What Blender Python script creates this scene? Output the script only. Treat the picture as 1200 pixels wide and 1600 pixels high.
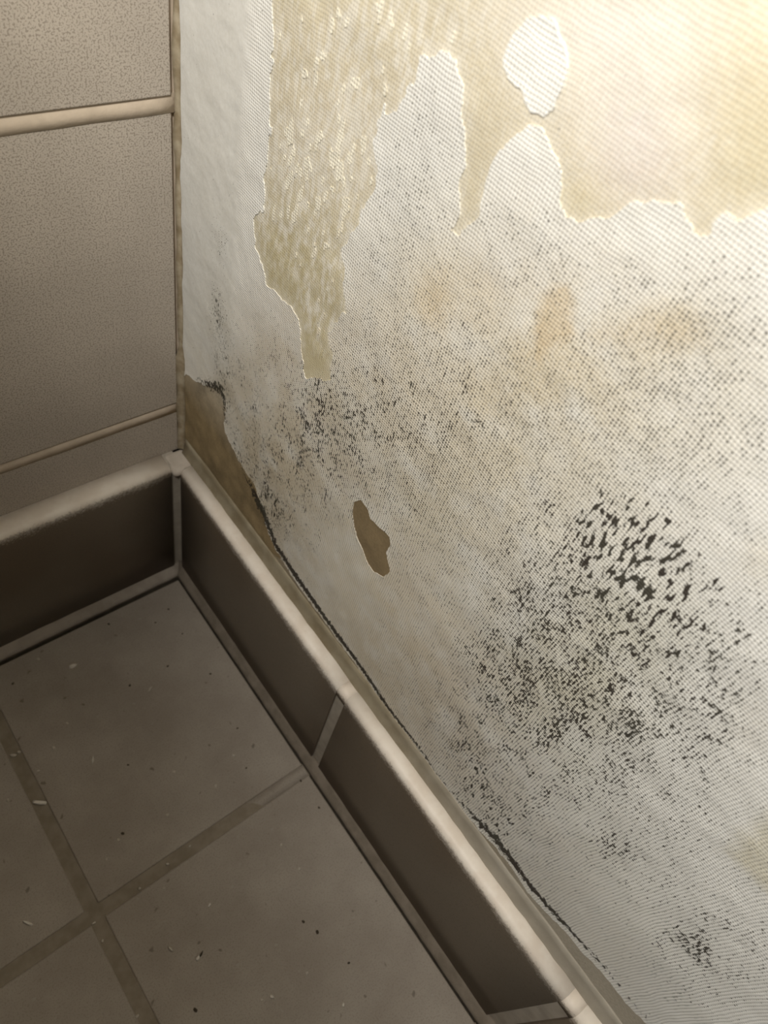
import bpy, bmesh, math, random
import numpy as np
from mathutils import Matrix, Vector

for o in list(bpy.data.objects):
    bpy.data.objects.remove(o)
scene = bpy.context.scene
COL = scene.collection

# ------------------------------------------------------------------ camera
CAM_ROT = [[-0.773831, -0.393617, 0.496238], [0.599658, -0.707553, 0.37387], [0.203953, 0.586885, 0.783562]]
CAM_POS = (0.131, 0.2435, 0.42)
FOCAL_PX = 1163.29
cam_data = bpy.data.cameras.new('camera')
cam = bpy.data.objects.new('camera', cam_data)
COL.objects.link(cam)
m4 = Matrix([CAM_ROT[0] + [CAM_POS[0]], CAM_ROT[1] + [CAM_POS[1]], CAM_ROT[2] + [CAM_POS[2]], [0, 0, 0, 1]])
cam.matrix_world = m4
cam_data.sensor_fit = 'VERTICAL'
cam_data.sensor_height = 36.0
cam_data.lens = FOCAL_PX * 36.0 / 1600.0
cam_data.clip_start = 0.005
cam_data.clip_end = 50
cam_data.dof.use_dof = True
cam_data.dof.focus_distance = 0.265
cam_data.dof.aperture_fstop = 18.0
scene.camera = cam

# ------------------------------------------------------------------ world and lamp
world = bpy.data.worlds.new('world')
scene.world = world
world.use_nodes = True
bg = world.node_tree.nodes['Background']
bg.inputs['Color'].default_value = (1.0, 0.88, 0.74, 1)
bg.inputs['Strength'].default_value = 0.035

lamp_data = bpy.data.lights.new('work_lamp_light', 'SPOT')
lamp_data.spot_size = math.radians(178)
lamp_data.spot_blend = 0.32
lamp_data.shadow_soft_size = 0.045
lamp_data.energy = 8.4
lamp_data.color = (1.0, 0.968, 0.905)
lamp = bpy.data.objects.new('work_lamp_light', lamp_data)
COL.objects.link(lamp)
lamp.location = (0.214, 0.222, 0.614)
lamp.rotation_euler = Vector((-1.0, 0.13, 0.12)).to_track_quat('-Z', 'Y').to_euler()

vs = scene.view_settings
vs.view_transform = 'Standard'
vs.look = 'None'
vs.gamma = 1.0
vs.use_curve_mapping = False
vs.exposure = 0.0

# ------------------------------------------------------------------ survey tables (millimetres on the wall: along, up; on the floor: x, y)
BARE = [
    ('beige', [(52.7, 337.5), (55.0, 318.8), (56.0, 296.4), (56.4, 277.9), (50.9, 271.0), (53.6, 262.7), (59.5, 256.2), (62.7, 251.7), (71.9, 251.5), (77.6, 253.0), (83.1, 251.6), (87.6, 237.7), (91.4, 231.6), (98.9, 237.6), (104.1, 242.2), (103.3, 250.9), (98.5, 258.2), (102.7, 266.8), (105.8, 274.3), (100.8, 280.2), (101.1, 285.1), (96.7, 288.9), (102.7, 301.3), (105.7, 312.9), (105.6, 320.1), (101.1, 325.4), (104.4, 332.0), (109.6, 339.2), (112.1, 345.5), (112.8, 350.0), (118.2, 353.5), (122.7, 353.4), (126.1, 350.7), (130.2, 343.0), (133.9, 335.9), (136.2, 325.9), (136.0, 320.2), (139.4, 320.9), (142.1, 327.0), (142.7, 331.6), (141.2, 338.5), (142.8, 345.0), (145.8, 350.0), (148.1, 352.5), (150.8, 353.1), (154.7, 351.0), (157.3, 349.8), (159.9, 348.5), (160.6, 345.3), (163.0, 343.1), (167.6, 342.3), (171.3, 346.4), (173.8, 349.7), (177.9, 354.0), (181.3, 356.3), (185.4, 357.2), (187.6, 356.3), (189.5, 355.9), (191.9, 355.1), (192.5, 357.0), (191.9, 358.9), (193.6, 360.6), (196.3, 360.8), (198.4, 363.6), (200.8, 366.6), (212.0, 371.0), (222.0, 366.0), (231.0, 379.0), (250.0, 383.0), (262.0, 399.0), (288.0, 408.0), (301.0, 432.0), (322.0, 462.0), (310.0, 505.0), (250.0, 528.0), (180.0, 520.0), (110.0, 534.0), (62.0, 512.0), (50.0, 470.0)], 0.8),
    ('board', [(130.0, 201.4), (133.3, 206.5), (137.4, 206.2), (140.2, 203.6), (145.8, 204.5), (151.1, 205.9), (152.8, 203.1), (151.9, 196.8), (154.9, 192.9), (157.3, 190.5), (154.8, 183.7), (149.9, 180.0), (145.6, 180.2), (142.6, 183.1), (137.7, 185.5), (133.2, 190.7), (130.7, 196.2)], 0.35),
    ('damp', [(-9.3, 149.8), (9.7, 159.9), (20.4, 165.2), (35.3, 176.8), (40.4, 166.8), (40.8, 153.3), (52.9, 146.1), (68.2, 141.3), (77.3, 131.8), (83.5, 120.8), (95.6, 116.0), (62.6, 97.2), (10.0, 98.0), (-11.4, 92.1)], 0.9),
    ('strip', [(-11.4, 92.1), (10.0, 98.0), (59.6, 126.4), (69.6, 130.3), (78.3, 125.1), (88.8, 116.0), (111.7, 113.0), (138.7, 111.6), (164.3, 110.2), (184.3, 108.3), (200.5, 108.3), (221.1, 109.2), (239.7, 110.1), (252.2, 113.6), (273.5, 113.4), (286.6, 117.1), (295.6, 119.9), (307.1, 123.5), (320.7, 124.6), (335.7, 129.9), (345.0, 134.0), (420.0, 130.0), (560.0, 126.0), (935.0, 128.0), (935.0, 40.0), (-6.0, 40.0), (-6.0, 110.0)], 0.7),
]
ISLANDS = [
    [(135.7, 365.1), (138.4, 368.8), (141.9, 370.9), (145.6, 370.5), (149.5, 368.3), (151.8, 365.3), (152.2, 361.9), (151.7, 358.0), (150.2, 355.6), (147.8, 354.7), (145.0, 355.3), (142.1, 357.1), (138.4, 357.8), (135.7, 360.3)],
]
FINE = [
    (117.8, 331.0, 0.008829, -0.001629, 0.005805, 0.4074),
    (121.0, 315.6, 0.006602, -0.00347, 0.008302, 0.4365),
    (116.7, 295.9, 0.006282, -0.003852, 0.007311, 0.3686),
    (120.1, 340.7, 0.01924, -0.001001, 0.01708, 0.2425),
    (155.2, 339.1, 0.01126, 0.001685, 0.007995, 0.2716),
    (164.0, 330.5, 0.01048, -0.00506, 0.01298, 0.3686),
    (153.8, 325.2, 0.00967, -0.001806, 0.008948, 0.291),
    (174.7, 339.4, 0.01241, -0.005226, 0.01565, 0.17459999999999998),
    (146.8, 292.2, 0.001329, -0.0008433, 0.001365, 0.4074),
    (127.8, 281.5, 0.002685, -0.001245, 0.002327, 0.3686),
    (100.7, 230.3, 0.008569, -0.002135, 0.004061, 0.6013999999999999),
    (100.8, 202.4, 0.005473, -0.002247, 0.002863, 0.6013999999999999),
    (79.7, 231.1, 0.01331, -0.006218, 0.009173, 0.291),
    (63.5, 222.3, 0.004419, -0.002148, 0.003058, 0.5335),
    (56.7, 178.2, 0.003054, -0.0004643, 0.0007879, 0.485),
    (30.7, 249.8, 0.05202, -0.006015, 0.01383, 0.5335),
    (29.0, 221.2, 0.05421, -0.003815, 0.008879, 0.6013999999999999),
    (33.4, 206.4, 0.01792, -0.002392, 0.004254, 0.582),
    (38.8, 181.6, 0.0184, -0.004181, 0.005858, 0.582),
    (56.4, 156.6, 0.003803, -0.001413, 0.001608, 0.485),
    (69.2, 142.4, 0.004289, -0.002171, 0.002128, 0.4365),
    (95.9, 144.4, 0.003837, -0.001662, 0.0016, 0.5335),
    (115.8, 203.0, 0.001999, -0.001007, 0.001131, 0.5335),
    (127.1, 232.9, 0.003683, -0.001547, 0.002167, 0.485),
    (142.0, 259.9, 0.001751, -0.0009164, 0.0013, 0.5044),
    (162.6, 269.0, 0.006239, -0.003325, 0.004523, 0.485),
    (164.5, 243.7, 0.003691, -0.00192, 0.002166, 0.4074),
    (154.5, 226.7, 0.2191, -0.03959, 0.0371, 0.582),
    (174.6, 267.5, 0.00284, -0.001151, 0.001737, 0.33949999999999997),
    (162.0, 206.9, 0.003951, -0.001099, 0.001499, 0.33949999999999997),
    (182.8, 223.6, 0.001589, -0.0002511, 0.0005622, 0.4365),
    (198.4, 242.1, 0.01839, 0.0002587, 0.00643, 0.291),
    (214.9, 209.6, 0.006545, -0.0006466, 0.001787, 0.7953999999999999),
    (204.9, 210.8, 0.005205, -0.0006924, 0.001517, 0.485),
    (213.1, 245.6, 0.003228, -0.0002151, 0.001147, 0.6983999999999999),
    (230.4, 255.1, 0.003935, -0.0006159, 0.00137, 0.6596000000000001),
    (210.1, 268.9, 0.01271, 0.001914, 0.005115, 0.582),
    (204.3, 327.2, 0.003733, -0.0003256, 0.002951, 0.5044),
    (208.8, 339.8, 0.006316, 0.002151, 0.004476, 0.5335),
    (199.4, 320.9, 0.008281, -0.001003, 0.006308, 0.4365),
    (205.3, 350.7, 0.02076, 0.002782, 0.01915, 0.485),
    (189.9, 323.9, 0.01263, -0.004197, 0.01173, 0.4074),
    (191.3, 338.7, 0.02183, -0.007868, 0.02442, 0.3104),
    (220.8, 316.1, 0.004377, 0.0002541, 0.002746, 0.45589999999999997),
    (207.6, 308.3, 0.01083, -0.001003, 0.006906, 0.4365),
    (252.1, 247.1, 0.006135, -0.001595, 0.00148, 0.6013999999999999),
    (236.9, 213.2, 0.005685, -0.001324, 0.00129, 0.6983999999999999),
    (241.1, 292.9, 0.005634, 0.0002808, 0.00264, 0.4365),
    (259.4, 275.6, 0.01262, 0.00138, 0.004829, 0.388),
    (223.4, 149.7, 0.004386, -0.0001696, 0.0007985, 0.582),
    (210.8, 133.6, 0.01023, 8.988e-05, 0.001801, 0.485),
    (241.4, 143.4, 0.00364, -0.0004564, 0.0005257, 0.5335),
    (262.2, 138.3, 0.004721, 0.0001539, 0.0007004, 0.4365),
    (274.3, 188.7, 0.03195, 0.002871, 0.006336, 0.6013999999999999),
    (258.3, 201.0, 0.004876, -0.0008818, 0.0007769, 0.46559999999999996),
    (268.4, 236.5, 0.006639, -0.001033, 0.001257, 0.4074),
    (298.2, 203.9, 0.006324, -0.0003433, 0.0006545, 0.388),
    (306.7, 186.5, 0.06519, 0.006964, 0.01035, 0.582),
    (319.1, 177.9, 0.006227, 0.0002262, 0.000554, 0.4365),
    (295.5, 149.8, 0.004084, 0.000343, 0.0005661, 0.34919999999999995),
    (288.0, 236.9, 0.01334, 0.003585, 0.004298, 0.291),
    (319.9, 135.6, 0.008176, 0.001078, 0.001035, 0.4074),
    (279.6, 132.2, 0.008696, 0.001401, 0.001495, 0.4074),
    (149.8, 145.3, 0.002314, -0.0004922, 0.0006028, 0.3104),
    (178.3, 140.7, 0.003106, -0.0001655, 0.0006204, 0.4074),
    (195.1, 141.4, 0.00489, -0.0007512, 0.0009871, 0.46559999999999996),
    (192.6, 273.7, 0.03723, 0.001354, 0.003923, 0.388),
    (173.0, 301.2, 0.005872, -0.002919, 0.005201, 0.291),
    (117.7, 251.9, 0.0041, -0.0015, 0.002617, 0.35),
    (160.7, 285.4, 0.004583, -0.002339, 0.003779, 0.3),
    (188.7, 297.9, 0.007547, -0.003738, 0.005891, 0.28),
    (152.4, 249.6, 0.005186, -0.002264, 0.003158, 0.3),
    (143.0, 218.6, 0.005916, -0.002681, 0.003107, 0.3),
    (193.8, 345.1, 0.02517, -0.01332, 0.03317, 0.25),
    (199.8, 304.7, 0.01513, 0.0001151, 0.009006, 0.25),
    (118.0, 330.3, 0.01814, -0.003082, 0.01126, 0.3),
    (120.7, 316.4, 0.01569, -0.00828, 0.01993, 0.2),
    (154.2, 337.0, 0.01859, 0.0003992, 0.01542, 0.15),
]
COARSE = [
    (209.4, 291.0, 0.01461, -0.0001484, 0.01073, 0.78),
    (220.3, 288.7, 0.02203, -0.002838, 0.006829, 0.85),
    (209.1, 282.5, 0.01963, -0.002048, 0.009748, 0.7),
    (228.5, 288.7, 0.0238, -0.001683, 0.008025, 0.74),
    (212.7, 272.5, 0.01513, -0.001411, 0.00675, 0.6),
    (238.5, 285.8, 0.01584, -0.002941, 0.006791, 0.6),
    (223.9, 269.4, 0.01237, -0.003105, 0.005146, 0.62),
    (248.1, 285.8, 0.01581, 0.001149, 0.006798, 0.52),
    (235.9, 268.2, 0.01501, -0.001631, 0.005655, 0.5),
    (237.7, 235.0, 0.01077, -0.001926, 0.00296, 0.5),
    (248.8, 237.4, 0.05233, -0.003261, 0.01414, 0.68),
    (252.0, 260.3, 0.01268, -0.002956, 0.003555, 0.48),
    (219.1, 207.6, 0.01573, -0.001334, 0.004141, 0.5),
    (226.5, 231.4, 0.01236, -0.0006654, 0.003712, 0.5),
    (239.2, 132.4, 0.008408, -0.0005882, 0.001234, 0.66),
    (224.7, 129.6, 0.01048, -0.000745, 0.001675, 0.58),
    (254.8, 131.5, 0.01139, -0.0003538, 0.00154, 0.6),
    (211.2, 142.1, 0.01854, -0.002016, 0.003406, 0.4),
    (235.8, 199.4, 0.01281, -0.002559, 0.002698, 0.45),
    (82.8, 143.4, 0.01515, -0.003673, 0.0107, 0.8),
    (94.5, 137.5, 0.007603, -0.002234, 0.002449, 0.6),
    (74.6, 143.6, 0.02212, -0.0109, 0.01066, 0.6),
    (58.4, 163.1, 0.02953, -0.003315, 0.006127, 0.45),
    (37.0, 175.2, 0.08343, -0.05386, 0.0619, 0.6),
    (100.4, 231.7, 0.03184, -0.009528, 0.01658, 0.45),
    (100.8, 202.4, 0.02468, -0.008583, 0.01176, 0.45),
    (30.0, 221.9, 0.1769, -0.01367, 0.03113, 0.55),
    (30.8, 249.1, 0.1441, -0.01367, 0.03376, 0.5),
    (206.2, 351.4, 0.04055, 0.007142, 0.03672, 0.36),
    (207.8, 338.9, 0.0184, -0.0008766, 0.0162, 0.26),
    (190.7, 277.1, 0.2912, 0.01842, 0.01281, 0.42),
]
MEDIUM = [
    (100.4, 231.7, 0.01103, -0.003102, 0.005574, 0.6324),
    (100.8, 202.4, 0.005886, -0.002416, 0.003079, 0.6324),
    (63.5, 222.3, 0.006049, -0.002827, 0.004064, 0.36719999999999997),
    (56.7, 178.2, 0.00443, -0.0006367, 0.001108, 0.4284),
    (120.6, 215.7, 0.004416, -0.002344, 0.002712, 0.459),
    (142.0, 259.9, 0.003716, -0.002414, 0.00307, 0.39412800000000003),
    (161.7, 270.9, 0.01138, -0.005308, 0.007998, 0.43166400000000005),
    (149.0, 287.1, 0.004201, -0.003147, 0.004445, 0.25336800000000004),
    (119.1, 320.8, 0.006372, -0.0007237, 0.005007, 0.27540000000000003),
    (95.9, 144.4, 0.004126, -0.001788, 0.001721, 0.5304),
    (192.6, 273.7, 0.06243, 0.002518, 0.006113, 0.51),
    (215.6, 208.4, 0.008485, -0.0008204, 0.002289, 0.85),
    (203.2, 207.7, 0.007831, -0.001087, 0.002259, 0.51),
    (213.1, 245.6, 0.003471, -0.0002314, 0.001233, 0.6936000000000001),
    (230.4, 255.1, 0.004232, -0.0006624, 0.001473, 0.6732),
    (210.1, 268.9, 0.01367, 0.002058, 0.005501, 0.561),
    (250.2, 242.8, 0.008833, -0.002581, 0.002052, 0.612),
    (236.9, 213.2, 0.007127, -0.001878, 0.001591, 0.7343999999999999),
    (223.4, 149.7, 0.005131, 9.187e-06, 0.0009474, 0.612),
    (243.1, 140.0, 0.003879, -0.0004644, 0.0005421, 0.5916),
    (264.0, 134.8, 0.007239, 0.0002655, 0.001051, 0.4284),
    (274.3, 188.7, 0.05567, 0.005001, 0.01104, 0.6936000000000001),
    (240.3, 288.7, 0.007317, 0.0003013, 0.003309, 0.51),
    (256.4, 277.0, 0.01341, 0.001318, 0.005226, 0.4692),
    (256.8, 203.5, 0.007195, -0.001664, 0.001107, 0.4284),
    (306.7, 186.5, 0.08773, 0.01007, 0.01431, 0.6936000000000001),
    (320.0, 176.6, 0.009367, 0.0001999, 0.0007227, 0.4896),
    (294.5, 205.7, 0.006713, -0.0004591, 0.000725, 0.36719999999999997),
    (30.7, 249.8, 0.05594, -0.006469, 0.01487, 0.612),
    (29.0, 221.2, 0.05831, -0.004103, 0.009549, 0.6324),
    (33.4, 206.4, 0.01927, -0.002572, 0.004575, 0.561),
    (38.8, 181.6, 0.01979, -0.004496, 0.0063, 0.612),
    (206.0, 349.8, 0.03396, 0.005749, 0.03024, 0.3876),
    (210.3, 330.9, 0.005353, -0.0002618, 0.004249, 0.27540000000000003),
    (195.4, 321.2, 0.02634, -0.003727, 0.02064, 0.255),
    (191.3, 338.7, 0.05313, -0.007487, 0.0517, 0.306),
    (154.5, 226.7, 0.3051, -0.05006, 0.0407, 0.8160000000000001),
    (268.4, 236.5, 0.009972, -0.001812, 0.0018, 0.40800000000000003),
    (211.2, 142.1, 0.00894, -0.0009721, 0.001643, 0.4896),
    (51.3, 151.3, 0.006992, -0.002258, 0.002609, 0.459),
    (68.6, 146.6, 0.008301, -0.004255, 0.004232, 0.459),
    (151.9, 214.1, 0.005228, -0.002173, 0.002472, 0.255),
    (182.4, 238.3, 0.00574, -0.001246, 0.002357, 0.306),
    (192.3, 148.7, 0.00537, -0.0008768, 0.00115, 0.3366),
    (200.5, 248.8, 0.03671, 0.008768, 0.01199, 0.40800000000000003),
    (115.1, 127.2, 0.009477, -0.003466, 0.003134, 0.357),
    (154.6, 129.5, 0.01133, -0.003221, 0.002097, 0.306),
    (309.4, 198.4, 0.00836, 0.0008421, 0.001332, 0.3876),
    (293.2, 176.7, 0.006066, -1.636e-06, 0.0007353, 0.306),
    (120.5, 242.5, 0.003992, -0.001813, 0.002647, 0.356592),
    (84.0, 208.0, 0.004973, -0.002016, 0.00274, 0.40800000000000003),
    (279.7, 213.0, 0.01602, -0.0006697, 0.002655, 0.3366),
    (115.0, 260.8, 0.005485, -0.004009, 0.005516, 0.18400000000000002),
    (79.4, 180.3, 0.004283, -0.001265, 0.001699, 0.35),
    (136.1, 238.8, 0.005021, -0.001967, 0.00289, 0.322),
    (156.0, 295.4, 0.006217, -0.003583, 0.006012, 0.2024),
    (120.8, 184.2, 0.008029, -0.003184, 0.00355, 0.35),
    (83.4, 139.2, 0.0109, -0.00324, 0.006836, 0.6),
]
FLECK = [
    (82.2, 331.5, 0.001478, -0.0008259, 0.002375, 0.55),
    (78.8, 292.7, 0.003273, -0.003471, 0.006129, 0.6),
    (93.4, 288.9, 0.006011, -0.004732, 0.008339, 0.55),
    (80.0, 270.4, 0.00934, -0.00612, 0.01034, 0.35),
    (89.8, 344.1, 0.003483, -0.005494, 0.01347, 0.6),
    (92.5, 264.2, 0.007933, -0.003324, 0.006145, 0.5),
    (101.9, 339.3, 0.005798, -0.004822, 0.01269, 0.55),
    (73.4, 301.9, 0.002941, -0.0004765, 0.001841, 0.75),
    (92.7, 314.7, 0.004177, -0.001184, 0.003924, 0.8),
    (171.2, 364.3, 0.006163, 0.0005243, 0.007045, 0.25),
]
TINT = [
    (72.1, 224.7, 0.003898, -0.001897, 0.002701, (0.709, 0.609, 0.499), 0.6),
    (97.7, 206.7, 0.00127, -0.0008293, 0.0009239, (0.758, 0.689, 0.567), 0.55),
    (56.4, 156.6, 0.001556, -0.0005383, 0.0006236, (0.741, 0.645, 0.489), 0.7),
    (99.1, 127.4, 0.002167, -0.001132, 0.000944, (0.741, 0.645, 0.489), 0.7),
    (69.7, 138.1, 0.002362, -0.00118, 0.00114, (0.741, 0.645, 0.489), 0.75),
    (138.3, 285.3, 0.001448, -0.001026, 0.001546, (0.852, 0.774, 0.644), 0.55),
    (138.6, 305.2, 0.00902, -0.005368, 0.01041, (0.912, 0.832, 0.682), 0.7),
    (170.1, 315.2, 0.02939, 0.003704, 0.01729, (0.912, 0.832, 0.682), 0.8),
    (156.4, 319.9, 0.0172, -0.009573, 0.02071, (0.867, 0.791, 0.701), 0.6),
    (188.4, 326.3, 0.02062, -0.01115, 0.02238, (0.912, 0.832, 0.682), 0.6),
    (197.6, 339.5, 0.04207, -0.009812, 0.04291, (0.912, 0.832, 0.682), 0.7),
    (174.6, 298.2, 0.007316, -0.003548, 0.006192, (0.852, 0.774, 0.606), 0.7),
    (178.2, 259.8, 0.004861, -0.003012, 0.00313, (0.852, 0.791, 0.644), 0.5),
    (166.1, 231.8, 0.002212, -0.0008643, 0.00107, (0.821, 0.757, 0.625), 0.5),
    (149.8, 145.3, 0.001547, -0.0004366, 0.0004384, (0.774, 0.697, 0.548), 0.65),
    (171.6, 134.5, 0.002664, -0.0002467, 0.0005407, (0.741, 0.645, 0.489), 0.7),
    (204.6, 148.2, 0.002599, -0.0003327, 0.0005137, (0.789, 0.715, 0.587), 0.6),
    (198.3, 204.1, 0.00268, -0.0004153, 0.0007774, (0.805, 0.749, 0.644), 0.4),
    (216.2, 207.1, 0.004543, -0.0007243, 0.001214, (0.709, 0.671, 0.587), 0.4),
    (230.3, 234.2, 0.00573, 0.0001975, 0.001752, (0.774, 0.723, 0.489), 0.6),
    (231.6, 268.0, 0.01028, -0.00114, 0.003984, (0.789, 0.774, 0.606), 0.4),
    (238.4, 134.2, 0.002875, -9.716e-05, 0.0004442, (0.805, 0.732, 0.606), 0.6),
    (271.0, 141.3, 0.006323, 0.0003674, 0.000946, (0.821, 0.757, 0.644), 0.55),
    (300.7, 136.1, 0.008396, 0.001713, 0.001521, (0.789, 0.723, 0.606), 0.5),
    (28.9, 240.8, 0.002823, 6.284e-05, 0.0001438, (0.927, 0.889, 0.796), 0.4),
    (240.3, 310.5, 0.09333, 0.01904, 0.05235, (0.912, 0.832, 0.682), 0.6),
    (264.2, 274.2, 0.03665, 0.004703, 0.01376, (0.867, 0.791, 0.701), 0.3),
    (9.6, 179.9, 0.01023, -0.00344, 0.004234, (0.912, 0.832, 0.682), 0.4),
    (35.4, 174.6, 0.04217, -0.02739, 0.03148, (0.47, 0.37, 0.227), 0.7),
    (205.1, 326.1, 0.00509, -0.0008571, 0.00413, (0.897, 0.881, 0.796), 0.4),
    (119.1, 320.8, 0.00533, -0.0008714, 0.004537, (0.927, 0.921, 0.87), 0.4),
    (91.5, 215.1, 0.0009163, -0.000574, 0.0006904, (0.852, 0.774, 0.644), 0.6),
    (83.1, 158.1, 0.001677, -0.001005, 0.0009664, (0.836, 0.749, 0.596), 0.6),
    (151.2, 281.8, 0.0008891, -0.0005123, 0.000783, (0.95, 0.88, 0.76), 0.6),
    (179.6, 288.8, 0.001879, -0.0007556, 0.001342, (0.95, 0.89, 0.76), 0.5),
    (152.2, 137.5, 0.001013, -0.0002749, 0.0002702, (0.88, 0.8, 0.68), 0.6),
    (194.8, 328.0, 0.004075, -0.002409, 0.00444, (0.96, 0.91, 0.82), 0.5),
    (184.7, 146.6, 0.002706, -1.387e-05, 0.000533, (0.8, 0.7, 0.56), 0.5),
    (216.0, 131.0, 0.004491, -0.0004259, 0.0007562, (0.84, 0.75, 0.64), 0.5),
]
TINT_AREAS = [
    ([(171.9, 330.2), (174.5, 327.8), (179.0, 322.3), (176.8, 318.7), (174.3, 313.7), (173.4, 310.0), (171.3, 312.3), (168.7, 317.0), (168.1, 323.0), (169.5, 327.2)], (0.84, 0.71, 0.53), 3.0, 0.95),
    ([(287.6, 233.9), (285.4, 244.5), (283.1, 256.8), (280.7, 274.0), (308.3, 239.4), (299.2, 235.9), (293.5, 235.1)], (0.74, 0.68, 0.5), 5.0, 0.8),
    ([(133.1, 305.4), (138.9, 310.4), (142.9, 304.3), (143.3, 293.9), (135.6, 292.3), (131.5, 299.0)], (0.88, 0.76, 0.58), 7.0, 0.6),
    ([(193.6, 340.4), (198.8, 342.5), (203.2, 340.0), (199.4, 334.4), (192.2, 332.0), (191.9, 328.2), (182.1, 323.9), (185.8, 330.4)], (0.86, 0.76, 0.62), 6.0, 0.6),
]
BASETINT = [
    (160.6, 368.2, 0.003989, -0.001486, 0.00752, (1.16, 1.2, 1.42), 0.8),
    (174.1, 359.8, 0.01357, 0.00116, 0.01457, (1.12, 1.12, 1.35), 0.7),
    (156.7, 377.2, 0.005577, -0.01049, 0.02747, (1.15, 1.18, 1.35), 0.7),
    (69.4, 265.6, 0.002454, -0.001428, 0.002462, (0.8, 0.78, 0.66), 0.9),
    (95.8, 250.5, 0.00654, -0.001767, 0.003655, (0.82, 0.79, 0.68), 0.8),
    (189.3, 375.7, 0.01782, 0.008872, 0.01582, (0.97, 0.95, 0.85), 0.6),
    (86.6, 314.9, 0.001606, -0.001432, 0.003055, (1.0, 1.0, 1.1), 0.6),
    (166.2, 345.8, 0.05156, -0.01418, 0.06478, (1.02, 1.0, 0.9), 0.6),
]
MOULD_LINES = [
    [(60.7, 142.6, 0.8, 0.3), (68.8, 136.9, 1.2, 0.8), (77.3, 131.8, 1.8, 1), (89.3, 120.0, 1.3, 0.9), (112.0, 116.9, 1.2, 1), (138.7, 115.4, 1.0, 1), (164.1, 114.0, 1.0, 1), (183.9, 112.0, 0.9, 0.9), (200.0, 112.0, 0.8, 0.8), (224.4, 111.4, 0.8, 0.35), (239.6, 114.8, 1.2, 0.7), (251.4, 119.3, 1.6, 0.95), (272.7, 118.6, 1.2, 0.85), (285.5, 121.6, 1.1, 0.8), (294.4, 124.3, 0.9, 0.7), (305.8, 127.7, 0.8, 0.6), (319.4, 129.1, 0.7, 0.4), (333.6, 133.1, 0.7, 0.4)],
    [(14.5, 163.3, 1.2, 0.35), (24.4, 168.7, 1.5, 0.6), (35.4, 175.7, 1.8, 0.85), (38.9, 172.8, 1.2, 0.7), (40.5, 158.3, 0.8, 0.4)],
    [(53.1, 143.9, 0.8, 0.2), (65.2, 137.9, 1.2, 0.6), (72.9, 131.6, 1.6, 0.8)],
]
CRUMBS = [
    (136.8, 101.2, 8.39, 140.0, 'sliver', 'long pale plaster sliver lying across the floor joint near the left edge'),
    (162.9, 149.2, 6.0, 126.0, 'sliver', 'short pale plaster sliver on the leftmost floor tile near the joint crossing'),
    (106.5, 207.8, 5.15, -149.0, 'chip', 'pale plaster chip with a dark curled husk on the nearest large floor tile'),
    (106.3, 95.8, 4.75, -120.0, 'sliver', 'short pale plaster sliver in the middle of the corner floor tile'),
    (92.5, 40.7, 4.96, 172.0, 'chip', 'bright white plaster chip near the left skirting on the corner floor tile'),
    (87.6, 242.2, 2.68, 118.0, 'chip', 'small white chip near the bottom edge on the nearest floor tile'),
    (91.8, 191.8, 2.49, -154.0, 'chip', 'small pale chip below the grout joint on the nearest floor tile'),
    (63.1, 76.1, 4.37, -146.0, 'sliver', 'thin faint plaster sliver left of centre on the corner floor tile'),
    (138.9, 166.7, 2.05, -174.0, 'chip', 'tiny white chip sitting in the crossing of the floor joints'),
    (115.6, 197.4, 4.17, 101.0, 'sliver', 'faint pale sliver left of the chip with the dark husk'),
    (138.1, 71.2, 3.6, 157.0, 'chip', 'dull pale chip at the left edge by the corner tile joint'),
    (62.5, 265.3, 2.3, -138.0, 'chip', 'small pale chip near the right skirting at the bottom'),
]
SPECKS = [(106.0, 27.1, 0.9, 0), (108.6, 70.0, 0.8, 0), (119.9, 78.9, 1, 0), (87.8, 142.4, 0.9, 0), (121.8, 144.4, 0.7, 0), (99.0, 163.4, 0.8, 0), (74.5, 124.6, 0.8, 0), (60.1, 143.4, 0.9, 0), (46.1, 203.7, 0.9, 0), (47.4, 188.7, 0.8, 0), (68.9, 244.3, 0.9, 0), (92.1, 240.4, 0.8, 0), (134.8, 71.4, 0.9, 0), (148.8, 91.4, 0.8, 0), (113.3, 139.4, 0.7, 0), (115.2, 165.5, 0.7, 0), (105.8, 172.2, 0.7, 0), (43.7, 134.5, 1, 0), (140.1, 212.0, 0.8, 0), (139.1, 175.8, 0.7, 0), (85.9, 162.3, 0.6, 0), (131.0, 86.0, 0.8, 0), (71.4, 68.0, 1, 1), (48.3, 68.6, 1, 1), (30.1, 85.9, 0.9, 1), (34.0, 122.5, 0.8, 1), (110.2, 137.8, 1.2, 1), (58.1, 225.1, 1.2, 1), (55.0, 232.9, 1.3, 1), (118.4, 225.5, 1.3, 1), (20.5, 184.5, 0.9, 1), (20.6, 167.0, 1, 1), (122.9, 33.7, 1, 1), (64.1, 26.6, 1, 1), (30.2, 35.6, 0.9, 1), (31.1, 54.5, 0.8, 1), (40.9, 39.8, 0.8, 1), (92.5, 108.0, 0.8, 1), (50.2, 253.2, 0.9, 1), (41.6, 144.4, 0.8, 1)]

rng = np.random.default_rng(7)
random.seed(7)


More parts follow.
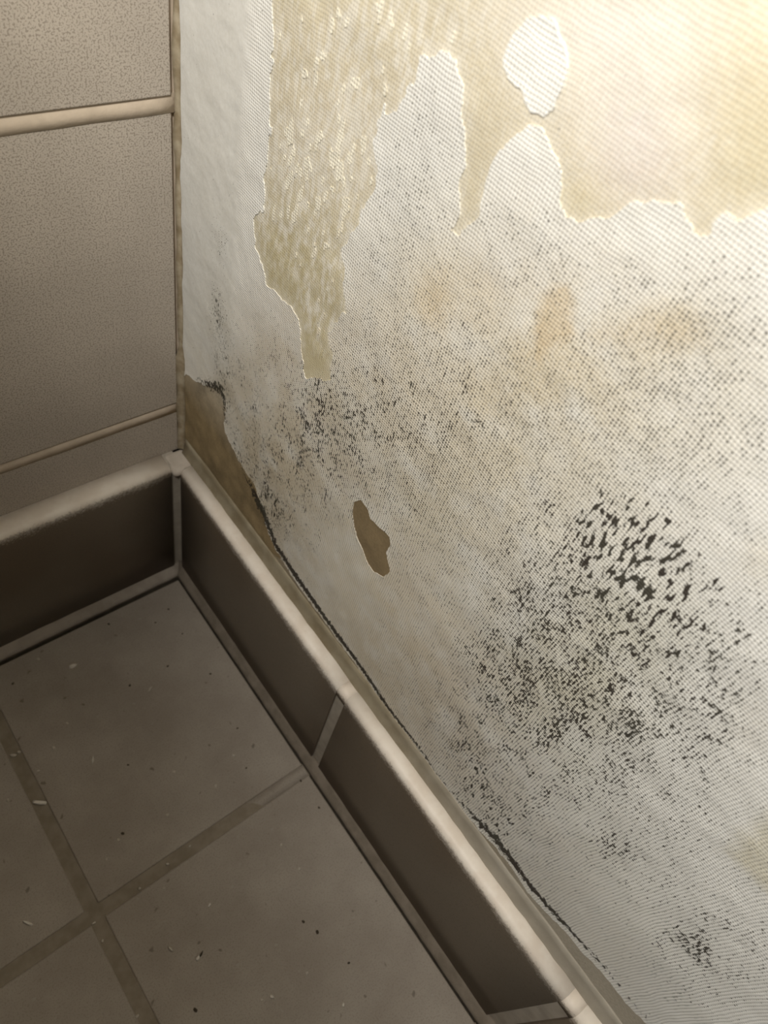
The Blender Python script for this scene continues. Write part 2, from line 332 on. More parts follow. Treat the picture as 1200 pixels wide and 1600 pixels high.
# ------------------------------------------------------------------ numeric helpers
def lattice_noise(u, v, seed=0):
    """smooth value noise, 0..1"""
    r = np.random.default_rng(seed).random((256, 256))
    iu = np.floor(u).astype(int); iv = np.floor(v).astype(int)
    fu = u - iu; fv = v - iv
    fu = fu * fu * (3 - 2 * fu); fv = fv * fv * (3 - 2 * fv)
    a = r[iu & 255, iv & 255]; b = r[(iu + 1) & 255, iv & 255]
    c = r[iu & 255, (iv + 1) & 255]; d = r[(iu + 1) & 255, (iv + 1) & 255]
    return (a * (1 - fu) + b * fu) * (1 - fv) + (c * (1 - fu) + d * fu) * fv


def fbm(u, v, seed=0, octaves=4):
    t = 0; amp = 1; s = 0
    for k in range(octaves):
        t = t + amp * lattice_noise(u * 2 ** k + 17.3 * k, v * 2 ** k + 5.1 * k, seed + k)
        s += amp; amp *= 0.5
    return t / s


def poly_sdf(u, v, poly):
    """signed distance, positive inside"""
    P = np.array(poly, float); Q = np.roll(P, -1, 0)
    d2 = np.full(u.shape, 1e18); inside = np.zeros(u.shape, bool)
    for (ax, ay), (bx, by) in zip(P, Q):
        ex, ey = bx - ax, by - ay
        L = ex * ex + ey * ey + 1e-12
        t = np.clip(((u - ax) * ex + (v - ay) * ey) / L, 0, 1)
        d2 = np.minimum(d2, (u - ax - t * ex) ** 2 + (v - ay - t * ey) ** 2)
        c = ((ay > v) != (by > v)) & (u < (bx - ax) * (v - ay) / (by - ay + 1e-12) + ax)
        inside ^= c
    return np.where(inside, 1, -1) * np.sqrt(d2)


def blob(u, v, g):
    du = u - g[0]; dv = v - g[1]
    return np.exp(-0.5 * (g[2] * du * du + 2 * g[3] * du * dv + g[4] * dv * dv))


def blob_union(u, v, rows):
    t = np.ones(u.shape)
    for g in rows:
        t *= 1 - np.clip(g[5] * blob(u, v, g), 0, 0.98)
    return 1 - t


# ------------------------------------------------------------------ material helpers
class Nodes:
    def __init__(self, name):
        self.mat = bpy.data.materials.new(name)
        self.mat.use_nodes = True
        self.t = self.mat.node_tree
        self.bsdf = self.t.nodes['Principled BSDF']

    def n(self, kind, **kw):
        nd = self.t.nodes.new(kind)
        for k, v in kw.items():
            setattr(nd, k, v)
        return nd

    def put(self, sock, val):
        if isinstance(val, bpy.types.NodeSocket):
            self.t.links.new(val, sock)
        elif val is not None:
            if isinstance(val, (tuple, list)) and len(val) == 3 and sock.type == 'RGBA':
                val = (*val, 1)
            sock.default_value = val

    def math(self, op, a, b=None, c=None, clamp=False):
        nd = self.n('ShaderNodeMath', operation=op, use_clamp=clamp)
        for s, v in zip(nd.inputs, (a, b, c)):
            self.put(s, v)
        return nd.outputs[0]

    def smooth(self, x, lo, hi):
        nd = self.n('ShaderNodeMapRange', interpolation_type='SMOOTHSTEP')
        self.put(nd.inputs[0], x); self.put(nd.inputs[1], lo); self.put(nd.inputs[2], hi)
        return nd.outputs[0]

    def mix(self, f, a, b, blend='MIX'):
        nd = self.n('ShaderNodeMix', data_type='RGBA', blend_type=blend)
        self.put(nd.inputs[0], f); self.put(nd.inputs[6], a); self.put(nd.inputs[7], b)
        return nd.outputs[2]

    def attr(self, name):
        return self.n('ShaderNodeAttribute', attribute_name=name)

    def coord(self):
        return self.n('ShaderNodeTexCoord').outputs['Object']

    def sep(self, v):
        nd = self.n('ShaderNodeSeparateXYZ'); self.put(nd.inputs[0], v)
        return nd.outputs

    def scaled(self, v, s, off=(0, 0, 0)):
        nd = self.n('ShaderNodeMapping')
        self.put(nd.inputs[0], v); nd.inputs['Scale'].default_value = s; nd.inputs['Location'].default_value = off
        return nd.outputs[0]

    def noise(self, v, scale, detail=2.0, rough=0.5, dist=0.0):
        nd = self.n('ShaderNodeTexNoise')
        self.put(nd.inputs['Vector'], v); nd.inputs['Scale'].default_value = scale
        nd.inputs['Detail'].default_value = detail; nd.inputs['Roughness'].default_value = rough
        nd.inputs['Distortion'].default_value = dist
        return nd.outputs[0]

    def bump(self, h, strength, dist, normal=None):
        nd = self.n('ShaderNodeBump'); nd.inputs['Strength'].default_value = strength
        nd.inputs['Distance'].default_value = dist; self.put(nd.inputs['Height'], h)
        if normal is not None:
            self.put(nd.inputs['Normal'], normal)
        return nd.outputs[0]

    def out(self, color, rough=0.8, normal=None, spec=0.3):
        self.put(self.bsdf.inputs['Base Color'], color)
        self.put(self.bsdf.inputs['Roughness'], rough)
        self.bsdf.inputs['Specular IOR Level'].default_value = spec
        if normal is not None:
            self.put(self.bsdf.inputs['Normal'], normal)
        return self.mat


WEAVE = 0.00100


def wall_material(name, weave_depth, mould_gain):
    k = Nodes(name)
    co = k.coord()
    wob = k.noise(co, 60, 2)
    wob = k.math('MULTIPLY', k.math('SUBTRACT', wob, 0.5), 0.0022)
    x, y, z = k.sep(co)
    yy = k.math('ADD', y, wob); zz = k.math('SUBTRACT', z, wob)
    a = k.math('ABSOLUTE', k.math('SINE', k.math('MULTIPLY', yy, math.pi / WEAVE)))
    b = k.math('ABSOLUTE', k.math('SINE', k.math('MULTIPLY', zz, math.pi / WEAVE)))
    height = k.math('MULTIPLY', k.math('ADD', k.math('MULTIPLY', a, 1.1), k.math('MULTIPLY', b, 0.75)), 0.5)
    hole = k.math('MULTIPLY', k.math('SUBTRACT', 1.03, a), k.math('SUBTRACT', 1.05, b))
    col = k.attr('col').outputs['Color']
    fine = k.attr('fine').outputs['Fac']
    coarse = k.attr('coarse').outputs['Fac']
    medium = k.attr('medium').outputs['Fac']
    line = k.attr('line').outputs['Fac']
    smooth_w = k.attr('smooth').outputs['Fac']
    # mould growing in the gaps of the weave, drawn out along the upright threads
    cell = k.n('ShaderNodeCombineXYZ')
    k.put(cell.inputs[0], k.math('FLOOR', k.math('ADD', k.math('DIVIDE', yy, WEAVE), 0.5)))
    k.put(cell.inputs[1], k.math('FLOOR', k.math('ADD', k.math('DIVIDE', zz, WEAVE), 0.5)))
    wn = k.n('ShaderNodeTexWhiteNoise', noise_dimensions='2D')
    k.put(wn.inputs['Vector'], cell.outputs[0])
    nf = k.noise(k.scaled(co, (1, 1250, 430)), 1.0, 1.5, 0.55)
    nclump = k.noise(k.scaled(co, (1, 150, 110)), 1.0, 3.0, 0.6)
    v = k.math('ADD', k.math('MULTIPLY', wn.outputs['Value'], 0.66), k.math('MULTIPLY', k.math('SUBTRACT', nf, 0.27), 0.85))
    v = k.math('ADD', v, k.math('MULTIPLY', k.math('SUBTRACT', nclump, 0.5), 0.95))
    e = k.math('SUBTRACT', v, k.math('SUBTRACT', 1.16, k.math('MULTIPLY', fine, 0.86)))
    e = k.math('MINIMUM', k.math('ADD', e, 0.05), 0.34)
    mf = k.smooth(k.math('ADD', k.math('MULTIPLY', hole, 0.8), k.math('MULTIPLY', e, 1.5)), 0.50, 0.78)
    mf = k.math('MULTIPLY', mf, k.smooth(e, -0.45, 0.18))
    mf = k.math('MULTIPLY', mf, k.math('MINIMUM', k.math('MULTIPLY', fine, 4.0), 1.0))
    # denser patches run together into short upright dashes
    vm = k.math('ADD', k.math('MULTIPLY', wn.outputs['Value'], 0.40), k.math('MULTIPLY', k.math('SUBTRACT', nf, 0.27), 1.45))
    vm = k.math('ADD', vm, k.math('MULTIPLY', k.math('SUBTRACT', nclump, 0.5), 1.15))
    em = k.math('SUBTRACT', vm, k.math('SUBTRACT', 1.09, k.math('MULTIPLY', medium, 0.88)))
    mm = k.smooth(k.math('ADD', k.math('MULTIPLY', hole, 1.0), k.math('MULTIPLY', em, 1.6)), 0.54, 0.80)
    mf = k.math('MAXIMUM', k.math('MULTIPLY', mf, 0.76), k.math('MULTIPLY', mm, k.math('MINIMUM', k.math('MULTIPLY', medium, 4.0), 1.0)))
    nc = k.noise(k.scaled(co, (1, 640, 240), (3, 5, 7)), 1.0, 1.5, 0.6, 0.1)
    nc2 = k.noise(k.scaled(co, (1, 120, 120), (9, 2, 1)), 1.0, 1.0)
    vc = k.math('ADD', nc, k.math('MULTIPLY', k.math('SUBTRACT', nc2, 0.5), 0.25))
    vc = k.math('ADD', vc, k.math('MULTIPLY', k.math('SUBTRACT', hole, 0.28), 0.10))
    thc = k.math('SUBTRACT', 0.93, k.math('MULTIPLY', coarse, 0.47))
    mc = k.smooth(vc, thc, k.math('ADD', thc, 0.06))
    mc = k.math('MULTIPLY', mc, k.math('MINIMUM', k.math('MULTIPLY', coarse, 3.0), 1.0))
    nl = k.noise(k.scaled(co, (1, 600, 480), (1, 8, 3)), 1.0, 3.0, 0.7)
    ml = k.smooth(k.math('ADD', k.math('MULTIPLY', k.math('SUBTRACT', nl, 0.5), 2.4), line), 0.44, 0.62)
    mask = k.math('MAXIMUM', k.math('MAXIMUM', k.math('MULTIPLY', mf, 0.95), k.math('MULTIPLY', mc, 0.97)), k.math('MULTIPLY', ml, 0.96))
    mask = k.math('MULTIPLY', mask, mould_gain)
    tone = k.noise(co, 70, 2)
    dark = k.mix(k.smooth(tone, 0.4, 0.62), (0.034, 0.025, 0.018), (0.048, 0.043, 0.030))
    # fine colour grain
    grain = k.noise(co, 900, 2)
    col = k.mix(0.12, col, k.mix(k.smooth(grain, 0.3, 0.7), (0.35, 0.31, 0.25), (0.95, 0.93, 0.88)), 'OVERLAY')
    # dirt in the gaps of the cloth, plus weave shading painted into the colour
    grime_shade = k.math('MULTIPLY', k.math('MULTIPLY', hole, k.math('ADD', 0.26, k.math('MULTIPLY', fine, 0.55))), k.math('SUBTRACT', 1.0, smooth_w))
    col = k.mix(k.math('MINIMUM', grime_shade, 0.6), col, (0.13, 0.11, 0.085))
    colour = k.mix(mask, col, dark)
    h = k.math('MULTIPLY', height, k.math('SUBTRACT', 1.0, smooth_w))
    h2 = k.noise(co, 260, 3)
    nrm = k.bump(h, 0.75, weave_depth)
    nrm = k.bump(h2, 0.35, 0.0005, nrm)
    return k.out(colour, 0.82, nrm, 0.2)


def tile_material(name, base, dark, speck, scale=1.0):
    k = Nodes(name)
    co = k.coord()
    n1 = k.noise(k.scaled(co, (scale, scale, scale)), 1500, 2, 0.6)
    n2 = k.noise(co, 30, 3)
    c = k.mix(k.smooth(n2, 0.3, 0.7), base, tuple(v * 0.90 for v in base))
    c = k.mix(k.math('MULTIPLY', k.smooth(n1, 0.49, 0.60), speck), c, dark)
    nrm = k.bump(n1, 0.25, 0.0002)
    return k.out(c, 0.55, nrm, 0.35)


def plain_material(name, c1, c2, scale, rough=0.85, bump=0.4, bd=0.0006, detail=4.0):
    k = Nodes(name)
    co = k.coord()
    n = k.noise(co, scale, detail, 0.6)
    n2 = k.noise(co, scale * 9, 2)
    c = k.mix(k.smooth(n, 0.3, 0.7), c1, c2)
    nrm = k.bump(k.math('ADD', n, k.math('MULTIPLY', n2, 0.3)), bump, bd)
    return k.out(c, rough, nrm, 0.25)


def floor_tile_material():
    k = Nodes('floor_tile_glaze')
    co = k.coord()
    n = k.noise(co, 22, 5, 0.6)
    g = k.noise(co, 1400, 2)
    s = k.noise(co, 260, 1)
    c = k.mix(k.smooth(n, 0.3, 0.7), (0.345, 0.295, 0.242), (0.43, 0.378, 0.315))
    c = k.mix(k.math('MULTIPLY', k.smooth(g, 0.5, 0.68), 0.35), c, (0.20, 0.17, 0.135))
    c = k.mix(k.math('MULTIPLY', k.smooth(s, 0.70, 0.78), 0.5), c, (0.42, 0.38, 0.33))
    c = k.mix(k.math('MULTIPLY', k.smooth(k.noise(k.scaled(co, (1, 1, 1), (5, 3, 1)), 210, 1), 0.71, 0.78), 0.6), c, (0.12, 0.10, 0.075))
    nrm = k.bump(g, 0.2, 0.0002)
    return k.out(c, 0.62, k.bump(n, 0.1, 0.002, nrm), 0.3)


def skirting_material():
    """dark brown glazed tile whose top edge is rubbed down to the pale body"""
    k = Nodes('skirting_tile_glaze')
    co = k.coord()
    x, y, z = k.sep(co)
    n = k.noise(co, 900, 4, 0.7)
    nb = k.noise(co, 90, 3, 0.6)
    g = k.noise(co, 1300, 2)
    big = k.noise(co, 12, 2)
    body = k.mix(k.smooth(big, 0.35, 0.65), (0.155, 0.118, 0.082), (0.20, 0.165, 0.124))
    body = k.mix(k.math('MULTIPLY', k.smooth(g, 0.5, 0.7), 0.35), body, (0.10, 0.075, 0.05))
    nn = k.noise(co, 1000, 4, 0.8)
    drift = k.math('MULTIPLY', k.math('SUBTRACT', nb, 0.5), 0.0035)
    nd = k.math('SUBTRACT', nn, 0.5)
    edge = k.math('ADD', k.math('ADD', z, k.math('MULTIPLY', nd, 0.017)), drift)
    edge2 = k.math('ADD', k.math('ADD', z, k.math('MULTIPLY', nd, 0.009)), k.math('MULTIPLY', drift, 0.6))
    wear = k.math('ADD', k.math('MULTIPLY', k.smooth(edge, 0.0925, 0.0962), 0.42), k.math('MULTIPLY', k.smooth(edge2, 0.0955, 0.0984), 0.58))
    pale = k.mix(k.smooth(nb, 0.35, 0.65), (0.78, 0.69, 0.585), (0.86, 0.785, 0.685))
    c = k.mix(wear, body, pale)
    nrm = k.bump(g, 0.2, 0.0002)
    return k.out(c, 0.5, nrm, 0.3)


def sealant_material():
    k = Nodes('olive_sealant')
    co = k.coord()
    x, y, z = k.sep(co)
    n = k.noise(co, 70, 4, 0.6)
    old = k.mix(k.smooth(n, 0.3, 0.7), (0.235, 0.19, 0.118), (0.33, 0.285, 0.20))
    new = k.mix(k.smooth(n, 0.3, 0.7), (0.34, 0.305, 0.245), (0.41, 0.37, 0.305))
    c = k.mix(k.smooth(y, 0.16, 0.27), old, new)
    return k.out(c, 0.75, k.bump(n, 0.3, 0.0005), 0.25)


M = {
    'cloth': wall_material('painted_woven_cloth', 0.00032, 1.0),
    'plaster': wall_material('beige_plaster', 0.00016, 1.0),
    'wall_tile': tile_material('speckled_wall_tile', (0.53, 0.468, 0.395), (0.26, 0.218, 0.176), 0.75),
    'wall_grout': plain_material('sandy_wall_grout', (0.60, 0.50, 0.39), (0.52, 0.43, 0.33), 120),
    'corner_grout': plain_material('stained_corner_sealant', (0.26, 0.20, 0.12), (0.46, 0.39, 0.28), 110),
    'floor_tile': floor_tile_material(),
    'floor_grout': plain_material('brown_floor_grout', (0.255, 0.212, 0.155), (0.33, 0.28, 0.215), 140),
    'dirt': plain_material('black_dirt', (0.035, 0.028, 0.02), (0.06, 0.05, 0.035), 150),
    'skirting': skirting_material(),
    'skirting_grout': plain_material('grey_skirting_grout', (0.34, 0.30, 0.245), (0.44, 0.39, 0.325), 110),
    'pale_fillet': plain_material('pale_floor_fillet', (0.36, 0.305, 0.25), (0.44, 0.38, 0.315), 110),
    'brown_fillet': plain_material('brown_floor_fillet', (0.20, 0.165, 0.125), (0.28, 0.235, 0.185), 110),
    'sealant': sealant_material(),
    'chip': plain_material('plaster_chip_white', (0.78, 0.72, 0.62), (0.88, 0.82, 0.73), 900),
    'speck': plain_material('plaster_speck_dull', (0.55, 0.50, 0.42), (0.66, 0.60, 0.51), 900),
    'dark_speck': plain_material('dark_dirt_speck', (0.06, 0.045, 0.03), (0.10, 0.08, 0.055), 900),
}


# ------------------------------------------------------------------ object helpers
def link(name, mesh, mat=None, parent=None):
    o = bpy.data.objects.new(name, mesh)
    COL.objects.link(o)
    if mat is not None and not mesh.materials:
        mesh.materials.append(mat)
    if parent is not None:
        o.parent = parent
    return o


def structure(o, label, cat):
    o['kind'] = 'structure'; o['label'] = label; o['category'] = cat
    return o


def mesh_np(name, verts, faces):
    me = bpy.data.meshes.new(name)
    me.from_pydata([tuple(v) for v in verts], [], [tuple(f) for f in faces])
    me.update()
    return me


def grid_mesh(name, verts, quads):
    """quick mesh from numpy arrays"""
    me = bpy.data.meshes.new(name)
    nv, nq = len(verts), len(quads)
    me.vertices.add(nv); me.vertices.foreach_set('co', np.ascontiguousarray(verts, dtype=np.float32).ravel())
    me.loops.add(nq * 4); me.loops.foreach_set('vertex_index', np.ascontiguousarray(quads, dtype=np.int32).ravel())
    me.polygons.add(nq)
    me.polygons.foreach_set('loop_start', np.arange(0, nq * 4, 4, dtype=np.int32))
    me.polygons.foreach_set('use_smooth', np.ones(nq, bool))
    me.update(calc_edges=True)
    me.validate()
    return me


def set_attrs(me, col, **floats):
    n = len(me.vertices)
    a = me.attributes.new('col', 'FLOAT_COLOR', 'POINT')
    rgba = np.ones((n, 4), np.float32); rgba[:, :3] = col
    a.data.foreach_set('color', rgba.ravel())
    for k, v in floats.items():
        a = me.attributes.new(k, 'FLOAT', 'POINT')
        a.data.foreach_set('value', np.ascontiguousarray(v, dtype=np.float32))


def slab(name, x0, x1, y0, y1, z0, z1, bevel=0.0, segs=2):
    bm = bmesh.new()
    bmesh.ops.create_cube(bm, size=1)
    for v in bm.verts:
        v.co = ((x0 + x1) / 2 + v.co.x * (x1 - x0), (y0 + y1) / 2 + v.co.y * (y1 - y0), (z0 + z1) / 2 + v.co.z * (z1 - z0))
    if bevel:
        bmesh.ops.bevel(bm, geom=bm.edges[:], offset=bevel, segments=segs, affect='EDGES', profile=0.5)
    me = bpy.data.meshes.new(name); bm.to_mesh(me); bm.free()
    return me


def extrude_profile(name, prof, s0, s1, axis, steps=1, jitter=0.0, seed=0, smooth=True):
    """prof: closed list of (depth from wall, height); runs along axis ('x': left wall, 'y': right wall)"""
    r = random.Random(seed)
    n = len(prof); vs_, fs = [], []
    for i in range(steps + 1):
        s = s0 + (s1 - s0) * i / steps
        j = [(r.uniform(-jitter, jitter), r.uniform(-jitter, jitter)) for _ in prof]
        for (d, h), (jd, jh) in zip(prof, j):
            if d <= 1e-6: jd = 0
            if h <= 1e-6: jh = 0
            vs_.append((s, d + jd, h + jh) if axis == 'x' else (d + jd, s, h + jh))
    for i in range(steps):
        for k in range(n):
            a, b = i * n + k, i * n + (k + 1) % n
            fs.append((a, b, b + n, a + n))
    fs.append(tuple(range(n))); fs.append(tuple(range(steps * n, steps * n + n))[::-1])
    bm = bmesh.new()
    bv = [bm.verts.new(v) for v in vs_]
    for f in fs:
        bm.faces.new([bv[i] for i in f])
    bmesh.ops.recalc_face_normals(bm, faces=bm.faces[:])
    for f in bm.faces:
        f.smooth = smooth and len(f.verts) == 4
    me = bpy.data.meshes.new(name); bm.to_mesh(me); bm.free()
    return me


# ------------------------------------------------------------------ extents of the corner (metres)
FAR = 0.93
SK_H = 0.100                    # skirting height
TR, TL = 0.0095, 0.0115         # skirting depth on the right and left wall
J1Y, JW, PITCH = 0.1600, 0.0068, 0.1508

# ------------------------------------------------------------------ floor
floor = link('floor', slab('floor', -0.02, FAR, -0.02, FAR, -0.03, -0.0030), M['dirt'])
structure(floor, 'grey-brown square floor tiles with wide brown grout joints and dust', 'floor')
xs = [(0.0150, 0.1338)] + [(0.1404 + i * PITCH, 0.1404 + i * PITCH + PITCH - 0.0066) for i in range(5)]
ys = [(0.0200, J1Y)] + [(J1Y + JW + i * PITCH, J1Y + (i + 1) * PITCH) for i in range(5)]
shared = {}
for i, (x0, x1) in enumerate(xs):
    for j, (y0, y1) in enumerate(ys):
        w_, h_ = round(x1 - x0, 4), round(y1 - y0, 4)
        if (w_, h_) not in shared:
            shared[(w_, h_)] = slab('floor_tile', 0, w_, 0, h_, -0.0080, 0.0, 0.0007, 2)
        t = link('tile', shared[(w_, h_)], M['floor_tile'], floor)
        t.location = (x0, y0, random.uniform(-0.0002, 0.0))
for i in range(len(xs)):
    x0 = xs[i][1]; x1 = xs[i + 1][0] if i + 1 < len(xs) else FAR
    me = slab('grout', x0 - 0.0004, x1 + 0.0004, 0.0195, FAR, -0.0060, -0.0009)
    link('grout_line', me, M['floor_grout'], floor)
for j in range(len(ys)):
    y0 = ys[j][1]; y1 = ys[j + 1][0] if j + 1 < len(ys) else FAR
    me = slab('grout', 0.0145, FAR, y0 - 0.0004, y1 + 0.0004, -0.0062, -0.00095)
    link('grout_line', me, M['floor_grout'], floor)
# mortar wiped flush over the end of the joint next to the right skirting
bm = bmesh.new()
pts_top = []
N = 14
for i in range(N + 1):
    s = i / N
    x = 0.0152 + s * 0.046
    wv = JW / 2
    c = J1Y + JW / 2
    zz = 0.00002 - 0.0018 * s ** 1.8 + random.uniform(-0.00012, 0.00012) * (s > 0.2)
    pts_top.append((bm.verts.new((x, c - wv, -0.003)), bm.verts.new((x, c - wv * 0.97, zz + 0.0001)), bm.verts.new((x, c + wv * 0.97, zz - 0.0002 * (s > 0.1))), bm.verts.new((x, c + wv, -0.003))))
for a, b in zip(pts_top, pts_top[1:]):
    for k in range(3):
        f = bm.faces.new((a[k], b[k], b[k + 1], a[k + 1])); f.smooth = True
bmesh.ops.recalc_face_normals(bm, faces=bm.faces[:])
me = bpy.data.meshes.new('mortar_smear'); bm.to_mesh(me); bm.free()
link('mortar_smear', me, M['floor_tile'], floor)

# ------------------------------------------------------------------ left wall: speckled tiles, sandy joints
wall_left = link('wall_left', slab('wall_left', -0.02, FAR, -0.03, -0.0016, -0.02, 1.0), M['wall_grout'])
structure(wall_left, 'wall of speckled grey-beige tiles with sandy joints, left of the corner', 'wall')
zs = [(-0.0186, 0.1291)] + [(0.1349 + i * 0.1521, 0.1349 + i * 0.1521 + 0.1466) for i in range(5)]
wx = [(0.0028 + i * 0.1521, 0.0028 + i * 0.1521 + 0.1466) for i in range(6)]
shared = {}
for (z0, z1) in zs:
    for (x0, x1) in wx:
        key = round(z1 - z0, 4)
        if key not in shared:
            shared[key] = slab('wall_tile', 0, x1 - x0, -0.0080, 0, 0, key, 0.0005, 2)
        t = link('tile', shared[key], M['wall_tile'], wall_left)
        t.location = (x0, random.uniform(-0.0002, 0.0), z0)
# joint fillings, slightly dished, between the tile courses
for (za, zb) in zip(zs, zs[1:]):
    h0, h1 = za[1], zb[0]
    prof = [(-0.004, h0 - 0.0003), (0.0001, h0 - 0.0003), (-0.0004, (h0 + h1) / 2), (-0.0012, h1 + 0.0003), (-0.004, h1 + 0.0003)]
    link('grout_line', extrude_profile('grout_line', prof, 0.001, FAR, 'x', 90, 0.00015, 3), M['wall_grout'], wall_left)
# stained bead closing the upright corner
bm = bmesh.new(); rows = []
for i in range(120):
    z = 0.097 + i * (1.0 - 0.097) / 119
    r0 = 0.0019 + 0.0007 * math.sin(i * 1.7) * random.random() + (0.0012 if z < 0.17 else 0)
    rows.append([bm.verts.new((r0, -0.0002, z)), bm.verts.new((r0 * 0.42, r0 * 0.40, z)), bm.verts.new((0.0002, r0, z)), bm.verts.new((-0.002, -0.002, z))])
for a, b in zip(rows, rows[1:]):
    for k in range(4):
        f = bm.faces.new((a[k], b[k], b[(k + 1) % 4], a[(k + 1) % 4])); f.smooth = True
bmesh.ops.recalc_face_normals(bm, faces=bm.faces[:])
me = bpy.data.meshes.new('corner_sealant'); bm.to_mesh(me); bm.free()
link('corner_sealant', me, M['corner_grout'], wall_left)

# ------------------------------------------------------------------ right wall: plaster under a flaking painted cloth
PAINT_T = 0.00020


def fields(u, v):
    """u along the wall, v up, both in mm. Returns paint field (positive where the paint is left) and masks."""
    edge = (fbm(u / 6.0, v / 6.0, 11, 4) - 0.5) * 2
    edge2 = (fbm(u / 1.6, v / 2.4, 21, 2) - 0.5) * 2
    field = np.full(u.shape, 50.0)
    masks = {}
    for kind, P, rough in BARE:
        lo = np.min(P, 0) - 12; hi = np.max(P, 0) + 12
        sel = (u > lo[0]) & (u < hi[0]) & (v > lo[1]) & (v < hi[1])
        d = np.full(u.shape, -12.0)
        d[sel] = poly_sdf(u[sel], v[sel], P)
        dd = d + rough * (2.2 * edge + 1.0 * edge2)
        field = np.minimum(field, -dd)
        masks[kind] = np.maximum(masks.get(kind, np.full(u.shape, -12.0)), d)
    fleck = np.zeros(u.shape)
    for g in FLECK:
        fleck = np.maximum(fleck, g[5] * blob(u, v, g))
    nfk = fbm(u / 1.3, v / 3.8, 31, 2)
    fk = (nfk - (0.93 - 0.42 * fleck)) * 9
    fk = np.where(fleck > 0.12, fk, -5)
    field = np.maximum(field, fk)
    for P in ISLANDS:
        d = poly_sdf(u, v, P)
        field = np.maximum(field, d + 0.6 * (1.5 * edge + edge2))
    return field, masks


def line_amount(u, v):
    out = np.zeros(u.shape)
    for (a, b) in [p for L in MOULD_LINES for p in zip(L, L[1:])]:
        ex, ey = b[0] - a[0], b[1] - a[1]
        t = np.clip(((u - a[0]) * ex + (v - a[1]) * ey) / (ex * ex + ey * ey), 0, 1)
        d = np.hypot(u - a[0] - t * ex, v - a[1] - t * ey)
        wd = (a[2] + (b[2] - a[2]) * t) * 2.2; s = a[3] + (b[3] - a[3]) * t
        out = np.maximum(out, s * np.exp(-(d / wd) ** 2))
    return out


def wall_attrs(u, v, paint, masks, fld):
    fine = blob_union(u, v, FINE); coarse = blob_union(u, v, COARSE); medium = blob_union(u, v, MEDIUM)
    lin = line_amount(u, v)
    n1 = fbm(u / 30, v / 30, 41, 4)[:, None]; n2 = fbm(u / 9, v / 9, 51, 3)[:, None]
    if paint:
        col = np.array([0.89, 0.88, 0.832]) * (0.93 + 0.14 * n1)
        for g in TINT:
            s = (0.46 * g[6] * blob(u, v, g))[:, None] * np.clip(0.3 + 1.4 * n2, 0, 1.2)
            col = col * (1 - s + s * np.array(g[5]))
        for P, c, soft, amt in TINT_AREAS:
            d = poly_sdf(u, v, P) + (fbm(u / 4, v / 4, 91, 3) - 0.5) * 3
            s = (np.clip(0.5 + d / soft, 0, 1) * amt * 0.7)[:, None]
            col = col * (1 - s + s * np.array(c))
        film = np.clip(0.10 * fine, 0, 0.3)[:, None]
        col = col * (1 - film) + film * np.array([0.30, 0.265, 0.215])
        # smooth filler strip beside the corner
        sm = np.clip((46 + 6 * (n1[:, 0] - .5) - u) / 8, 0, 1) * np.clip((v - 165) / 25, 0, 1)
        col = col * (1 - 0.19 * sm[:, None])
    else:
        col = np.array([0.655, 0.585, 0.425]) * (0.92 + 0.16 * n1)
        for g in BASETINT:
            s = (g[6] * blob(u, v, g))[:, None]
            col = col * (1 - s + s * np.array(g[5]))
        fl = np.zeros(u.shape)
        for g in FLECK:
            fl = np.maximum(fl, g[5] * blob(u, v, g))
        wisp = np.clip((fbm(u / 1.1, v / 3.6, 81, 3) - 0.62 + 0.32 * fl) * 5, 0, 1) * np.clip(fl * 2.2, 0, 1)
        haze = np.clip(1 + fld / 4.5, 0, 1) * np.clip(n2[:, 0] * 1.5, 0, 1) * np.clip((v - 215) / 30, 0, 1)
        wsh = np.clip(0.75 * wisp + 0.55 * haze, 0, 0.9)[:, None]
        col = col * (1 - wsh) + wsh * np.array([0.78, 0.735, 0.63])
        def lay(col, d, c, soft=1.0, amt=1.0):
            m = (np.clip(d / soft + 0.5 + 1.5, 0, 1) * amt)[:, None]
            return col * (1 - m) + m * np.array(c) * (0.82 + 0.36 * n2)
        if 'board' in masks: col = lay(col, masks['board'], (0.235, 0.175, 0.098))
        if 'strip' in masks: col = lay(col, masks['strip'], (0.30, 0.25, 0.175))
        if 'damp' in masks:
            up = np.clip((v - 140) / 30, 0, 1)[:, None]
            streak = (0.5 * fbm(u / 5, v / 9, 95, 4) + 0.5 * fbm(u / 9, v / 9, 97, 4))[:, None]
            cc = (np.array([0.26, 0.195, 0.105]) * (1 - up) + up * np.array([0.40, 0.345, 0.26])) * (0.4 + 1.2 * streak)
            m = np.clip(masks['damp'] + 2.0, 0, 1)[:, None]
            col = col * (1 - m) + m * cc
        # far right end of the strip is cleaner filler
        m = (np.clip((u - 235) / 40, 0, 1) * np.clip((150 - v) / 20, 0, 1))[:, None]
        col = col * (1 - m) + m * np.array([0.42, 0.38, 0.31])
        fine = fine * 0.35; coarse = coarse * 0.25; medium = medium * 0.4
        sm = np.clip(np.maximum.reduce([masks[k] for k in ('board', 'strip', 'damp') if k in masks]) + 2, 0, 1)
        lin = lin * 1.0
    # film of soot-dark growth spreading from the joint over the bare strip
    return np.clip(col, 0.01, 0.92), fine, coarse, medium, lin, sm


def build_grid(us, vs2):
    U, V = np.meshgrid(us, vs2, indexing='ij')
    nu, nv = U.shape
    idx = np.arange(nu * nv).reshape(nu, nv)
    quads = np.stack([idx[:-1, :-1], idx[1:, :-1], idx[1:, 1:], idx[:-1, 1:]], -1)
    return U, V, quads


